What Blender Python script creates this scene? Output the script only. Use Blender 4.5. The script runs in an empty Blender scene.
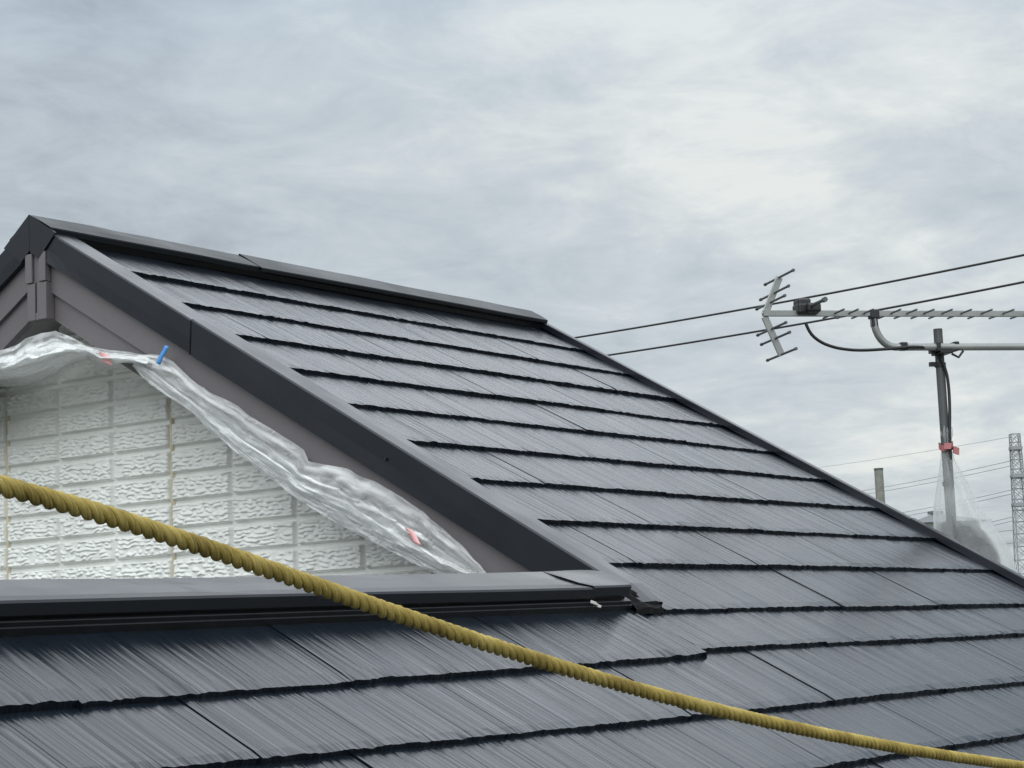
import bpy, math, random
import numpy as np
from mathutils import Matrix, Vector
random.seed(7)
rng = np.random.default_rng(11)
S = bpy.context.scene
COL = S.collection

# ---------------------------------------------------------------- camera
FPX = 1983.17
CAM = np.array([-3.11492559, -3.30082241, -0.88216062])
FW = np.array([0.80526158, 0.57840923, 0.13037081])
RT = np.array([0.58711742, -0.80855278, -0.03918597])
UP = np.array([-0.08274616, -0.10809793, 0.99069062])
cd = bpy.data.cameras.new("camera")
cam = bpy.data.objects.new("camera", cd)
COL.objects.link(cam)
M = Matrix.Identity(4)
for i in range(3):
    M[i][0], M[i][1], M[i][2], M[i][3] = RT[i], UP[i], -FW[i], CAM[i]
cam.matrix_world = M
cd.sensor_width = 36
cd.lens = FPX / 1024 * 36
cd.clip_start = 0.05
cd.clip_end = 6000
S.camera = cam

# ---------------------------------------------------------------- sky, sun, exposure
SUN_EL, SUN_AZ = 44.0, 30.0          # azimuth from +X towards +Y
SUN_STRENGTH, SUN_ANGLE = 0.5, 50.0
W = bpy.data.worlds.new("World")
S.world = W
W.use_nodes = True
wn, wl = W.node_tree.nodes, W.node_tree.links
wn.clear()


def N(nodes, t, **kw):
    n = nodes.new(t)
    for k, v in kw.items():
        if k.startswith('in_'):
            n.inputs[k[3:].replace('_', ' ')].default_value = v
        else:
            setattr(n, k, v)
    return n


def math_node(nodes, links, op, a, b=None, c=None, clamp=False):
    n = nodes.new('ShaderNodeMath')
    n.operation = op
    n.use_clamp = clamp
    for i, v in enumerate((a, b, c)):
        if v is None:
            continue
        if isinstance(v, (int, float)):
            n.inputs[i].default_value = v
        else:
            links.new(v, n.inputs[i])
    return n.outputs[0]


def mix_col(nodes, links, fac, a, b, blend='MIX'):
    n = nodes.new('ShaderNodeMix')
    n.data_type = 'RGBA'
    n.blend_type = blend
    for s, v in ((n.inputs[0], fac), (n.inputs[6], a), (n.inputs[7], b)):
        if isinstance(v, (int, float)):
            s.default_value = v
        elif isinstance(v, tuple):
            s.default_value = (*v, 1) if len(v) == 3 else v
        else:
            links.new(v, s)
    return n.outputs[2]


def ramp(nodes, links, fac, stops, interp='LINEAR'):
    n = nodes.new('ShaderNodeValToRGB')
    n.color_ramp.interpolation = interp
    e = n.color_ramp.elements
    while len(e) < len(stops):
        e.new(0.5)
    for el, (p, c) in zip(e, stops):
        el.position = p
        el.color = (*c, 1) if isinstance(c, tuple) else (c, c, c, 1)
    links.new(fac, n.inputs[0])
    return n.outputs[0]


def build_sky():
    sky = wn.new('ShaderNodeTexSky')
    sky.sky_type = 'NISHITA'
    sky.sun_disc = False
    sky.sun_elevation = math.radians(SUN_EL)
    sky.sun_rotation = math.radians(90 - SUN_AZ)
    tc = wn.new('ShaderNodeTexCoord')
    sep = wn.new('ShaderNodeSeparateXYZ')
    wl.new(tc.outputs['Generated'], sep.inputs[0])
    zc = math_node(wn, wl, 'MAXIMUM', sep.outputs[2], 0.0)
    den = math_node(wn, wl, 'ADD', zc, 0.16)
    px = math_node(wn, wl, 'DIVIDE', sep.outputs[0], den)
    py = math_node(wn, wl, 'DIVIDE', sep.outputs[1], den)
    cmb = wn.new('ShaderNodeCombineXYZ')
    wl.new(px, cmb.inputs[0]); wl.new(py, cmb.inputs[1])
    cmb.inputs[2].default_value = 3.7

    def noise(scale, detail, rough, dist=0.0, vec=None):
        n = N(wn, 'ShaderNodeTexNoise')
        n.inputs['Scale'].default_value = scale
        n.inputs['Detail'].default_value = detail
        n.inputs['Roughness'].default_value = rough
        n.inputs['Distortion'].default_value = dist
        wl.new(vec if vec is not None else cmb.outputs[0], n.inputs['Vector'])
        return n.outputs['Fac']
    big = noise(1.0, 8, 0.56, 0.35)
    mid = noise(4.5, 7, 0.62, 0.5)
    # shape of the deck: dark bellies to bright thin places
    mott = noise(11.0, 6, 0.62, 0.4)
    f = math_node(wn, wl, 'MULTIPLY_ADD', mid, 0.42, math_node(wn, wl, 'MULTIPLY', big, 0.62))
    f = math_node(wn, wl, 'MULTIPLY_ADD', mott, 0.13, f)
    f = math_node(wn, wl, 'MULTIPLY_ADD', math_node(wn, wl, 'SUBTRACT', f, .585), 1.2, .560)
    # the veiled sun: a broad bright place low in front
    def lobe(az, el, power):
        v = Vector((math.cos(math.radians(el)) * math.cos(math.radians(az)),
                    math.cos(math.radians(el)) * math.sin(math.radians(az)),
                    math.sin(math.radians(el))))
        d = wn.new('ShaderNodeVectorMath'); d.operation = 'DOT_PRODUCT'
        nrm = wn.new('ShaderNodeVectorMath'); nrm.operation = 'NORMALIZE'
        wl.new(tc.outputs['Generated'], nrm.inputs[0])
        wl.new(nrm.outputs[0], d.inputs[0]); d.inputs[1].default_value = v
        return math_node(wn, wl, 'POWER', math_node(wn, wl, 'MAXIMUM', d.outputs['Value'], 0.0), power)
    glow = lobe(28, 14.5, 150)
    f2 = math_node(wn, wl, 'MULTIPLY_ADD', glow, GLOW, f)
    f2 = math_node(wn, wl, 'MULTIPLY_ADD', lobe(49, 19.0, 110), -.06, f2)
    deck = ramp(wn, wl, f2, [(0.37, (0.41, 0.46, 0.51)), (0.49, (0.52, 0.58, 0.63)),
                             (0.60, (0.61, 0.67, 0.705)), (0.76, (0.83, 0.86, 0.84))])
    # unseen deck behind and above the viewer, brightened to light the wall
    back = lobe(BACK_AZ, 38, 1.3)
    nz = wn.new('ShaderNodeVectorMath'); nz.operation = 'NORMALIZE'
    wl.new(tc.outputs['Generated'], nz.inputs[0])
    sz = wn.new('ShaderNodeSeparateXYZ'); wl.new(nz.outputs[0], sz.inputs[0])
    def mr(v, a, b):
        n = wn.new('ShaderNodeMapRange'); n.interpolation_type = 'SMOOTHSTEP'
        wl.new(v, n.inputs[0]); n.inputs[1].default_value = a; n.inputs[2].default_value = b
        return n.outputs[0]
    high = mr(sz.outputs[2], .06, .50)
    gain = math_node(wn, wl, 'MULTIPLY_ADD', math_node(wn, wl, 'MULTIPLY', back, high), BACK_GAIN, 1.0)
    # unseen low sky away from the front, dimmed to keep metal faces dark
    side = math_node(wn, wl, 'SUBTRACT', 1.0, mr(lobe(33, 10, 1.0), .55, .85))
    lowb = math_node(wn, wl, 'MULTIPLY', side, math_node(wn, wl, 'SUBTRACT', 1.0, mr(sz.outputs[2], .10, .50)))
    gain = math_node(wn, wl, 'MULTIPLY', gain, math_node(wn, wl, 'MULTIPLY_ADD', lowb, -.28, 1.0))
    tint = mr(sz.outputs[2], .22, .50)
    tint = math_node(wn, wl, 'MULTIPLY', tint, math_node(wn, wl, 'SUBTRACT', 1.0, side))
    deck = mix_col(wn, wl, tint, deck, mix_col(wn, wl, 1.0, deck, TINT, 'MULTIPLY'))
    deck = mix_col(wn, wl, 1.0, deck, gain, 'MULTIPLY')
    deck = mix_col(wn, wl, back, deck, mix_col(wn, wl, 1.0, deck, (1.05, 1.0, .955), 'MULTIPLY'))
    nis = mix_col(wn, wl, 1.0, sky.outputs[0], (SKYMIX, SKYMIX, SKYMIX), 'MULTIPLY')
    mixc = mix_col(wn, wl, 0.9, nis, mix_col(wn, wl, 1.0, deck, (1 / 0.1,) * 3, 'MULTIPLY'))
    # below the horizon: dull land
    under = math_node(wn, wl, 'GREATER_THAN', 0.0, sep.outputs[2])
    mixc = mix_col(wn, wl, under, mixc, (1.2, 1.25, 1.25))
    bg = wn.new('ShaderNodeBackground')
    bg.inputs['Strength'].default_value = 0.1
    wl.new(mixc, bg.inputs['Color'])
    out = wn.new('ShaderNodeOutputWorld')
    wl.new(bg.outputs[0], out.inputs[0])


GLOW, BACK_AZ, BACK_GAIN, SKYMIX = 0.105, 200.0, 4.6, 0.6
TINT = (.77, .89, 1.03)
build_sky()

sl = bpy.data.lights.new("sun", 'SUN')
sl.energy = SUN_STRENGTH
sl.angle = math.radians(SUN_ANGLE)
sl.color = (1.0, 0.99, 0.975)
so = bpy.data.objects.new("sun", sl)
COL.objects.link(so)
_d = Vector((math.cos(math.radians(SUN_EL)) * math.cos(math.radians(SUN_AZ)),
             math.cos(math.radians(SUN_EL)) * math.sin(math.radians(SUN_AZ)), math.sin(math.radians(SUN_EL))))
so.rotation_euler = _d.to_track_quat('Z', 'Y').to_euler()
so.location = (0, 0, 30)

vs = S.view_settings
vs.view_transform = 'Standard'
vs.look = 'None'
vs.exposure = 0.0
vs.gamma = 1.0
vs.use_curve_mapping = False
S.render.engine = 'CYCLES'
S.cycles.max_bounces = 8
S.cycles.transparent_max_bounces = 24
S.cycles.use_denoising = True
S.cycles.denoising_prefilter = 'ACCURATE'
S.cycles.use_adaptive_sampling = False

# ---------------------------------------------------------------- surveyed geometry
TH = math.radians(30.2724)           # roof pitch
SN, CS, TN = math.sin(TH), math.cos(TH), math.tan(TH)
D = 0.182                            # course gauge
YA = 0.2015                          # ridge line
S_AP = -YA / CS                      # ridge measured down the slope
XN, XI = -0.115, -0.040              # near verge flashing, outer and inner
XE, XF = 1.866, 1.896                # far verge flashing, inner and outer
XWALL = 0.08
S_EAVE = 3.06
GROUND = -6.4


def RP(X, s, h=0.0):                 # point on the front roof plane
    return (X, -s * CS - h * SN, -s * SN + h * CS)


def mir(p, ya=YA):                   # mirrored about the ridge: the rear slope
    return (p[0], 2 * ya - p[1], p[2])


def rz(y):                           # height of the roof plane over y in a gable
    return min(y, 2 * YA - y) * TN


def ray(x, y):
    return FW + (x - 512) / FPX * RT - (y - 384) / FPX * UP


def on_x(x, y, X):
    d = ray(x, y)
    return CAM + d * (X - CAM[0]) / d[0]


def on_plane(x, y, p0, n):
    d = ray(x, y)
    n = np.array(n)
    return CAM + d * (((np.array(p0) - CAM) @ n) / (d @ n))


def at(x, y, Z):
    return CAM + ray(x, y) * Z


# ---------------------------------------------------------------- mesh helpers
class MB:
    def __init__(s):
        s.v, s.f, s.uv = [], [], []

    def quad(s, *p, uv=None):
        i = len(s.v)
        s.v += [tuple(q) for q in p]
        s.f.append(tuple(range(i, i + len(p))))
        s.uv += uv if uv else [(q[0], q[2]) for q in p]

    def grid(s, P, uv=None, close_u=False, close_v=False):
        nu, nv = len(P), len(P[0])
        i0 = len(s.v)
        for r in P:
            s.v += [tuple(q) for q in r]
        for a in range(nu if close_u else nu - 1):
            for b in range(nv if close_v else nv - 1):
                a2, b2 = (a + 1) % nu, (b + 1) % nv
                ids = [(a, b), (a2, b), (a2, b2), (a, b2)]
                s.f.append(tuple(i0 + q[0] * nv + q[1] for q in ids))
                s.uv += [uv[q[0]][q[1]] if uv else (q[0] * .1, q[1] * .1) for q in ids]

    def prism(s, A, B):              # two matching outlines joined and capped
        n = len(A)
        i = len(s.v)
        s.v += [tuple(p) for p in A] + [tuple(p) for p in B]
        for k in range(n):
            k2 = (k + 1) % n
            s.f.append((i + k, i + k2, i + n + k2, i + n + k))
            s.uv += [(0, 0), (1, 0), (1, 1), (0, 1)]
        s.f.append(tuple(range(i + n - 1, i - 1, -1)))
        s.f.append(tuple(range(i + n, i + 2 * n)))
        s.uv += [(0, 0)] * (2 * n)

    def box(s, c, sx, sy, sz, ax=None):
        ax = ax or ((1, 0, 0), (0, 1, 0), (0, 0, 1))
        c = np.array(c); a, b, d = (np.array(q, float) for q in ax)
        A = [c + a * sx * i / 2 + b * sy * j / 2 - d * sz / 2 for i, j in ((-1, -1), (1, -1), (1, 1), (-1, 1))]
        s.prism(A, [q + d * sz for q in A])

    def tube(s, pts, r, n=10, cap=True):
        pts = [np.array(p, float) for p in pts]
        rs = r if hasattr(r, '__len__') else [r] * len(pts)
        rings, u = [], None
        for k, p in enumerate(pts):
            t = pts[min(k + 1, len(pts) - 1)] - pts[max(k - 1, 0)]
            t /= np.linalg.norm(t) + 1e-12
            if u is None:
                u = np.cross(t, [0, 0, 1.0])
                if np.linalg.norm(u) < .1:
                    u = np.cross(t, [1.0, 0, 0])
            u = u - t * (u @ t); u /= np.linalg.norm(u)
            w = np.cross(t, u)
            rings.append([p + rs[k] * (math.cos(2 * math.pi * a / n) * u + math.sin(2 * math.pi * a / n) * w) for a in range(n)])
        s.grid(rings, close_v=True)
        if cap:
            s.quad(*rings[0][::-1]); s.quad(*rings[-1])

    def build(s, name, mat, parent=None, smooth=False, bevel=0):
        me = bpy.data.meshes.new(name)
        me.from_pydata([tuple(map(float, p)) for p in s.v], [], s.f)
        uvl = me.uv_layers.new(name='UVMap')
        uvl.data.foreach_set('uv', np.array(s.uv, dtype=np.float32).ravel())
        me.materials.append(mat)
        if smooth:
            me.polygons.foreach_set('use_smooth', [True] * len(me.polygons))
        me.update()
        o = bpy.data.objects.new(name, me)
        COL.objects.link(o)
        if parent:
            o.parent = parent
            o.matrix_parent_inverse = parent.matrix_world.inverted()
        if bevel:
            b = o.modifiers.new('bevel', 'BEVEL')
            b.width = bevel; b.segments = 2; b.limit_method = 'ANGLE'
        return o


def tag(o, label=None, cat=None, group=None, kind=None):
    for k, v in (('label', label), ('category', cat), ('group', group), ('kind', kind)):
        if v:
            o[k] = v
    return o


def empty(name, loc, label, cat, group=None):
    o = bpy.data.objects.new(name, None)
    COL.objects.link(o)
    o.location = loc
    o.matrix_world = Matrix.Translation(loc)
    o.empty_display_size = .1
    return tag(o, label, cat, group)


def lerp(a, b, t):
    return a + (b - a) * t


def poly_at(pts, ts):                # resample a polyline by arc length
    p = np.array(pts, float)
    l = np.concatenate([[0], np.cumsum(np.linalg.norm(np.diff(p, axis=0), axis=1))])
    l /= l[-1]
    return np.stack([np.interp(ts, l, p[:, k]) for k in range(p.shape[1])], -1)


def smooth_noise(n, cell, g=rng):
    m = int(n / cell) + 4
    k = g.normal(size=m)
    x = np.arange(n) / cell + 1
    i = x.astype(int); t = x - i; t = t * t * (3 - 2 * t)
    return k[i] * (1 - t) + k[i + 1] * t


def noise2(u, v, seed):              # value noise, arrays in cell units
    g = np.random.default_rng(seed)
    T = g.random((256, 256))
    iu, iv = np.floor(u).astype(int), np.floor(v).astype(int)
    fu, fv = u - iu, v - iv
    fu, fv = fu * fu * (3 - 2 * fu), fv * fv * (3 - 2 * fv)
    q = lambda a, b: T[a % 256, b % 256]
    return (q(iu, iv) * (1 - fu) + q(iu + 1, iv) * fu) * (1 - fv) + (q(iu, iv + 1) * (1 - fu) + q(iu + 1, iv + 1) * fu) * fv


# ---------------------------------------------------------------- materials
def material(name):
    m = bpy.data.materials.new(name)
    m.use_nodes = True
    nt = m.node_tree
    b = nt.nodes['Principled BSDF']
    return m, nt.nodes, nt.links, b


def simple(name, col, rough=.5, metal=0.0, var=.12, scale=12.0, bump=0.0, bscale=60.0, spec=.5):
    m, n, l, b = material(name)
    tc = n.new('ShaderNodeTexCoord')
    no = N(n, 'ShaderNodeTexNoise'); no.inputs['Scale'].default_value = scale; no.inputs['Detail'].default_value = 5
    l.new(tc.outputs['Object'], no.inputs['Vector'])
    c = ramp(n, l, no.outputs['Fac'], [(.3, tuple(x * (1 - var) for x in col)), (.7, tuple(min(1, x * (1 + var)) for x in col))])
    l.new(c, b.inputs['Base Color'])
    r = ramp(n, l, no.outputs['Fac'], [(.3, max(0, rough - .07)), (.7, min(1, rough + .07))])
    l.new(r, b.inputs['Roughness'])
    b.inputs['Metallic'].default_value = metal
    b.inputs['Specular IOR Level'].default_value = spec
    if bump:
        n2 = N(n, 'ShaderNodeTexNoise'); n2.inputs['Scale'].default_value = bscale; n2.inputs['Detail'].default_value = 4
        l.new(tc.outputs['Object'], n2.inputs['Vector'])
        bp = n.new('ShaderNodeBump'); bp.inputs['Strength'].default_value = 1; bp.inputs['Distance'].default_value = bump
        l.new(n2.outputs['Fac'], bp.inputs['Height']); l.new(bp.outputs[0], b.inputs['Normal'])
    return m


def slate_material():
    m, n, l, b = material('painted_slate')
    uv = n.new('ShaderNodeUVMap')

    def streak(sx, sy, detail, rough=.55, dist=0.0):
        mp = n.new('ShaderNodeMapping'); mp.inputs['Scale'].default_value = (sx, sy, 1)
        l.new(uv.outputs[0], mp.inputs[0])
        t = N(n, 'ShaderNodeTexNoise'); t.inputs['Scale'].default_value = 1
        t.inputs['Detail'].default_value = detail; t.inputs['Roughness'].default_value = rough
        t.inputs['Distortion'].default_value = dist
        l.new(mp.outputs[0], t.inputs['Vector'])
        return t.outputs['Fac']
    fine = streak(150, .6, 3, .62)
    wide = streak(75, .9, 3, .55)
    grain = streak(420, 260, 3, .6)
    patch = streak(9, 5, 4, .55)
    cut = ramp(n, l, wide, [(.36, 0.0), (.47, 1.0)])          # long grooves
    h = math_node(n, l, 'MULTIPLY_ADD', fine, .80, math_node(n, l, 'MULTIPLY', cut, .10))
    bp = n.new('ShaderNodeBump'); bp.inputs['Strength'].default_value = 1.0; bp.inputs['Distance'].default_value = SLATE_BUMP
    l.new(h, bp.inputs['Height']); l.new(bp.outputs[0], b.inputs['Normal'])
    c = ramp(n, l, patch, [(.3, (.005, .008, .0125)), (.7, (.009, .014, .021))])
    l.new(c, b.inputs['Base Color'])
    r = math_node(n, l, 'MULTIPLY_ADD', patch, .14, SLATE_ROUGH)
    r = math_node(n, l, 'MULTIPLY_ADD', fine, .18, r)
    l.new(r, b.inputs['Roughness'])
    f2 = streak(130, .40, 3, .60)
    f3 = streak(150, .6, 2, .5)
    sp = ramp(n, l, f2, [(.32, .20), (.43, .42), (.58, .53), (.66, .95)])
    dk = ramp(n, l, f3, [(.30, .10), (.42, 1.0)])
    sp = math_node(n, l, 'MULTIPLY', sp, dk)
    l.new(sp, b.inputs['Specular IOR Level'])
    return m


SLATE_BUMP, SLATE_ROUGH = .0014, .04


def wall_material():
    m, n, l, b = material('white_siding')
    tc = n.new('ShaderNodeTexCoord')
    mp = n.new('ShaderNodeMapping'); mp.inputs['Scale'].default_value = (1, 1, .35)
    l.new(tc.outputs['Object'], mp.inputs[0])
    no = N(n, 'ShaderNodeTexNoise'); no.inputs['Scale'].default_value = 7; no.inputs['Detail'].default_value = 6
    l.new(mp.outputs[0], no.inputs['Vector'])
    c = ramp(n, l, no.outputs['Fac'], [(.3, (.73, .74, .71)), (.6, (.80, .81, .78)), (.8, (.82, .83, .80))])
    l.new(c, b.inputs['Base Color'])
    b.inputs['Roughness'].default_value = .45
    n2 = N(n, 'ShaderNodeTexNoise'); n2.inputs['Scale'].default_value = 260; n2.inputs['Detail'].default_value = 3
    l.new(tc.outputs['Object'], n2.inputs['Vector'])
    bp = n.new('ShaderNodeBump'); bp.inputs['Strength'].default_value = .5; bp.inputs['Distance'].default_value = .0006
    l.new(n2.outputs['Fac'], bp.inputs['Height']); l.new(bp.outputs[0], b.inputs['Normal'])
    return m


def plastic_material(name, lo, hi, col=(.82, .84, .84), scale=22.0):
    m, n, l, b = material(name)
    tc = n.new('ShaderNodeTexCoord')
    no = N(n, 'ShaderNodeTexNoise'); no.inputs['Scale'].default_value = scale; no.inputs['Detail'].default_value = 4
    l.new(tc.outputs['Object'], no.inputs['Vector'])
    b.inputs['Base Color'].default_value = (*col, 1)
    b.inputs['Roughness'].default_value = .16
    b.inputs['Specular IOR Level'].default_value = .6
    bp = n.new('ShaderNodeBump'); bp.inputs['Strength'].default_value = .6; bp.inputs['Distance'].default_value = .004
    n2 = N(n, 'ShaderNodeTexNoise'); n2.inputs['Scale'].default_value = 28; n2.inputs['Detail'].default_value = 5; n2.inputs['Distortion'].default_value = 1.0
    l.new(tc.outputs['Object'], n2.inputs['Vector'])
    l.new(n2.outputs['Fac'], bp.inputs['Height']); l.new(bp.outputs[0], b.inputs['Normal'])
    tr = n.new('ShaderNodeBsdfTransparent')
    tl = n.new('ShaderNodeBsdfTranslucent'); tl.inputs[0].default_value = (*col, 1)
    m1 = n.new('ShaderNodeMixShader'); m1.inputs[0].default_value = .35
    l.new(b.outputs[0], m1.inputs[1]); l.new(tl.outputs[0], m1.inputs[2])
    m2 = n.new('ShaderNodeMixShader')
    lw = n.new('ShaderNodeLayerWeight'); lw.inputs['Blend'].default_value = .4
    a = ramp(n, l, no.outputs['Fac'], [(.35, lo), (.65, hi)])
    l.new(math_node(n, l, 'MULTIPLY_ADD', math_node(n, l, 'POWER', lw.outputs['Facing'], 1.6), .75, a, clamp=True), m2.inputs[0])
    l.new(tr.outputs[0], m2.inputs[1]); l.new(m1.outputs[0], m2.inputs[2])
    l.new(m2.outputs[0], n['Material Output'].inputs[0])
    return m


M_SLATE = slate_material()
M_FLASH = simple('dark_grey_sheet_metal', (.0078, .0102, .0155), .28, 0, .06, 6, .0003, 9, .4)
M_FLASHV = M_FLASH
M_CAP = simple('grey_ridge_metal', (.011, .0135, .017), .45, 0, .06, 5, .0004, 6, .32)
M_CAPW = simple('satin_cap_metal', (.016, .018, .023), .30, 0, .06, 5, .0008, 7)
M_BATTEN = simple('black_painted_batten', (.008, .009, .010), .35, 0, .2, 20, .001, 40)
M_SCRAP = simple('crumpled_black_tape', (.006, .006, .007), .7, 0, .2, 20, .001, 40, .15)
M_DECK = simple('roof_felt', (.006, .006, .007), .9)
M_FASCIA = simple('mauve_grey_board', (.122, .110, .117), .5, 0, .05, 5, .0004, 120)
M_SOFFIT = simple('grey_soffit_board', (.26, .25, .25), .6)
M_WALL = wall_material()
M_CAULK = simple('aged_tan_sealant', (.56, .50, .37), .7, 0, .22, 18)
M_PLAST = plastic_material('clear_masking_film', .34, .72)
M_BAG = plastic_material('thin_clear_bag_film', .22, .42, scale=9)
M_BLUE = simple('blue_tape', (.07, .27, .62), .5)
M_RED = simple('red_tape', (.34, .115, .115), .5)
M_PINK = simple('faded_red_tape', (.72, .38, .38), .5)
M_ALU = simple('weathered_aluminium', (.30, .305, .30), .45, .5, .08, 14)
M_GALV = simple('galvanised_pipe', (.085, .09, .092), .5, .2, .12, 14)
M_BLACK = simple('black_plastic', (.015, .015, .016), .45)
M_CABLE = simple('black_cable_sheath', (.012, .012, .013), .5)
M_DISH = simple('grey_painted_steel', (.035, .037, .04), .55)
M_CONC = simple('weathered_concrete', (.20, .20, .175), .9, 0, .2, 9)
M_TOWER = simple('hazed_tower_steel', (.27, .28, .29), .6, .2)  # distance haze put into the colour as a paler grey
M_WIRE = simple('far_conductor', (.22, .23, .24), .6)
M_NROOF = simple('grey_tile_roof', (.10, .105, .115), .55, 0, .2, 3)
M_NWALL = simple('pale_render', (.58, .58, .55), .8)
M_GROUND = simple('dull_ground', (.12, .125, .11), .95, 0, .35, .05)
M_SEAL = simple('white_sealant', (.60, .60, .57), .6)

# ---------------------------------------------------------------- ground
g = MB()
g.quad((-4000, -4000, GROUND), (4000, -4000, GROUND), (4000, 4000, GROUND), (-4000, 4000, GROUND))
tag(g.build('ground', M_GROUND), kind='structure')

# ---------------------------------------------------------------- the house
house = empty('house', (0.9, 0, GROUND), 'white brick-pattern house with glossy dark slate roof and grey gable', 'house')


def edge_shift(k, X):
    if k <= 8: return 0.0
    if k == 9: return .005
    if k == 10: return (-.018 - .022 * max(X + .143, -2.2)) if X < -.143 else -.034
    if k == 11: return -.023
    return -.034


def slate_rows(mb, k0, k1, xa, xb, cut=None, step=.004, first_top=None, rear=False):
    T = .0098
    for k in range(k0, k1 + 1):
        ph = (.115 + .159 * ((k - 2) % 3)) if k < 9 else (.335 + .16 * ((k - 10) % 3))
        Wd = .4785
        lo = xa if not cut else cut(k)[0]
        hi = xb if not cut else cut(k)[1]
        js = [lo] + [ph + i * Wd for i in range(-12, 12) if lo + .02 < ph + i * Wd < hi - .02] + [hi]
        for a, c in zip(js[:-1], js[1:]):
            gap = random.choice((.0013, .0017, .0020, .0025))
            a2, c2 = a + gap, c - gap
            n = max(3, int((c2 - a2) / step))
            xs = np.linspace(a2, c2, n + 1)
            ds = random.gauss(0, .0012)
            tilt = random.gauss(0, .0012)
            dh = random.gauss(0, .0005)
            rag = smooth_noise(n + 1, 2.2) * .0007 + smooth_noise(n + 1, 9) * .0008 + rng.normal(size=n + 1) * .0002
            ragh = smooth_noise(n + 1, 3) * .0006
            off = random.random() * 50
            comb = smooth_noise(n + 1, 1.2) * .00020 + smooth_noise(n + 1, 3.1) * .00014 + smooth_noise(n + 1, 12) * .0002
            rows, uvs = [], []
            for t in (0.0, .12, .5, .9, 1.0):
                R, U = [], []
                wob = smooth_noise(n + 1, 14) * .0003
                for i, x in enumerate(xs):
                    sh1, sh0 = edge_shift(k, x), edge_shift(k - 1, x)
                    s1 = k * D + sh1 + ds + tilt * (x - a) / Wd + rag[i]
                    s0 = (k - 1) * D + sh0 - .012
                    if first_top is not None and k == k0:
                        s0 = first_top
                    s = lerp(s0, s1, t)
                    h = -T + T * t + dh + wob[i] * .4 + comb[i] * (1 if t > 0 else .5) + (ragh[i] - .0012 if t == 1.0 else 0)
                    p = RP(x, s, h)
                    R.append(mir(p) if rear else p)
                    U.append((x + off, s + off * .37))
                rows.append(R); uvs.append(U)
            # front edge
            R, U = [], []
            for i, x in enumerate(xs):
                s1 = k * D + edge_shift(k, x) + ds + tilt * (x - a) / Wd + rag[i] - .0008 + .0008 * math.sin(x * 900)
                p = RP(x, s1, -T - .006)
                R.append(mir(p) if rear else p); U.append((x + off, s1 + .01 + off * .37))
            rows.append(R); uvs.append(U)
            mb.grid(rows, uvs)
            for col in (0, -1):      # slate sides
                for r in range(4):
                    p, q = rows[r][col], rows[r + 1][col]
                    mb.quad(p, q, (q[0], q[1], q[2] - .016), (p[0], p[1], p[2] - .016))


# main front slope
mb = MB()
K_E = 17
slate_rows(mb, 0, 8, XI - .03, XE + .02)
slate_rows(mb, 9, 9, -.055, XE + .02)
slate_rows(mb, 10, K_E, 0, 0, cut=lambda k: (-.143 + .1 * 0 if k == 10 else .335 + .16 * ((k - 10) % 3) - .4785, XE + .02))
front = mb.build('roof_slope', M_SLATE, house)
tag(front, 'front slope of glossy dark slates under the high ridge')
dk = MB()
dk.prism([RP(XN + .02, S_AP, -.013), RP(XF - .02, S_AP, -.013), RP(XF - .02, S_EAVE, -.013), RP(XN + .02, S_EAVE, -.013)],
         [RP(XN + .02, S_AP, -.035), RP(XF - .02, S_AP, -.035), RP(XF - .02, S_EAVE, -.035), RP(XN + .02, S_EAVE, -.035)])
dk.build('roof_deck', M_DECK, house)
# main rear slope
mb = MB()
slate_rows(mb, 0, K_E, XI - .03, XE + .02, step=.03, rear=True)
tag(mb.build('roof_slope', M_SLATE, house), 'rear slope of dark slates behind the high ridge')
dk = MB()
dk.prism([mir(RP(XN + .02, S_AP, -.013)), mir(RP(XF - .02, S_AP, -.013)), mir(RP(XF - .02, S_EAVE, -.013)), mir(RP(XN + .02, S_EAVE, -.013))],
         [mir(RP(XN + .02, S_AP, -.035)), mir(RP(XF - .02, S_AP, -.035)), mir(RP(XF - .02, S_EAVE, -.035)), mir(RP(XN + .02, S_EAVE, -.035))])
dk.build('roof_deck', M_DECK, house)
# lower wing, front slope (same plane) and its rear slope
XW0 = -3.4
S_WA = 1.545                          # wing ridge
mb = MB()
slate_rows(mb, 10, K_E, 0, 0, step=.004, cut=lambda k: (XW0, -.1445 if k == 10 else .335 + .16 * ((k - 10) % 3) - .4785), first_top=1.58)
tag(mb.build('roof_slope', M_SLATE, house), 'low wing slope of dark slates in the foreground')
YW, ZW = -S_WA * CS, -S_WA * SN
dk = MB()
for sgn in (1, -1):
    f = (lambda p: p) if sgn == 1 else (lambda p: mir(p, YW))
    e = S_EAVE if sgn == 1 else S_WA + 1.6
    A = [f(RP(XW0 + .02, S_WA, -.013)), f(RP(XN + .03, S_WA, -.013)), f(RP(XN + .03, e, -.013)), f(RP(XW0 + .02, e, -.013))]
    B = [f(RP(XW0 + .02, S_WA, -.035)), f(RP(XN + .03, S_WA, -.035)), f(RP(XN + .03, e, -.035)), f(RP(XW0 + .02, e, -.035))]
    if sgn == -1:
        A = [(min(p[0], XWALL - .01) if p[0] < -1 else XWALL - .01, p[1], p[2]) for p in A]
        B = [(min(p[0], XWALL - .01) if p[0] < -1 else XWALL - .01, p[1], p[2]) for p in B]
    dk.prism(A, B)
dk.build('roof_deck', M_DECK, house)
mb = MB()
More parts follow.
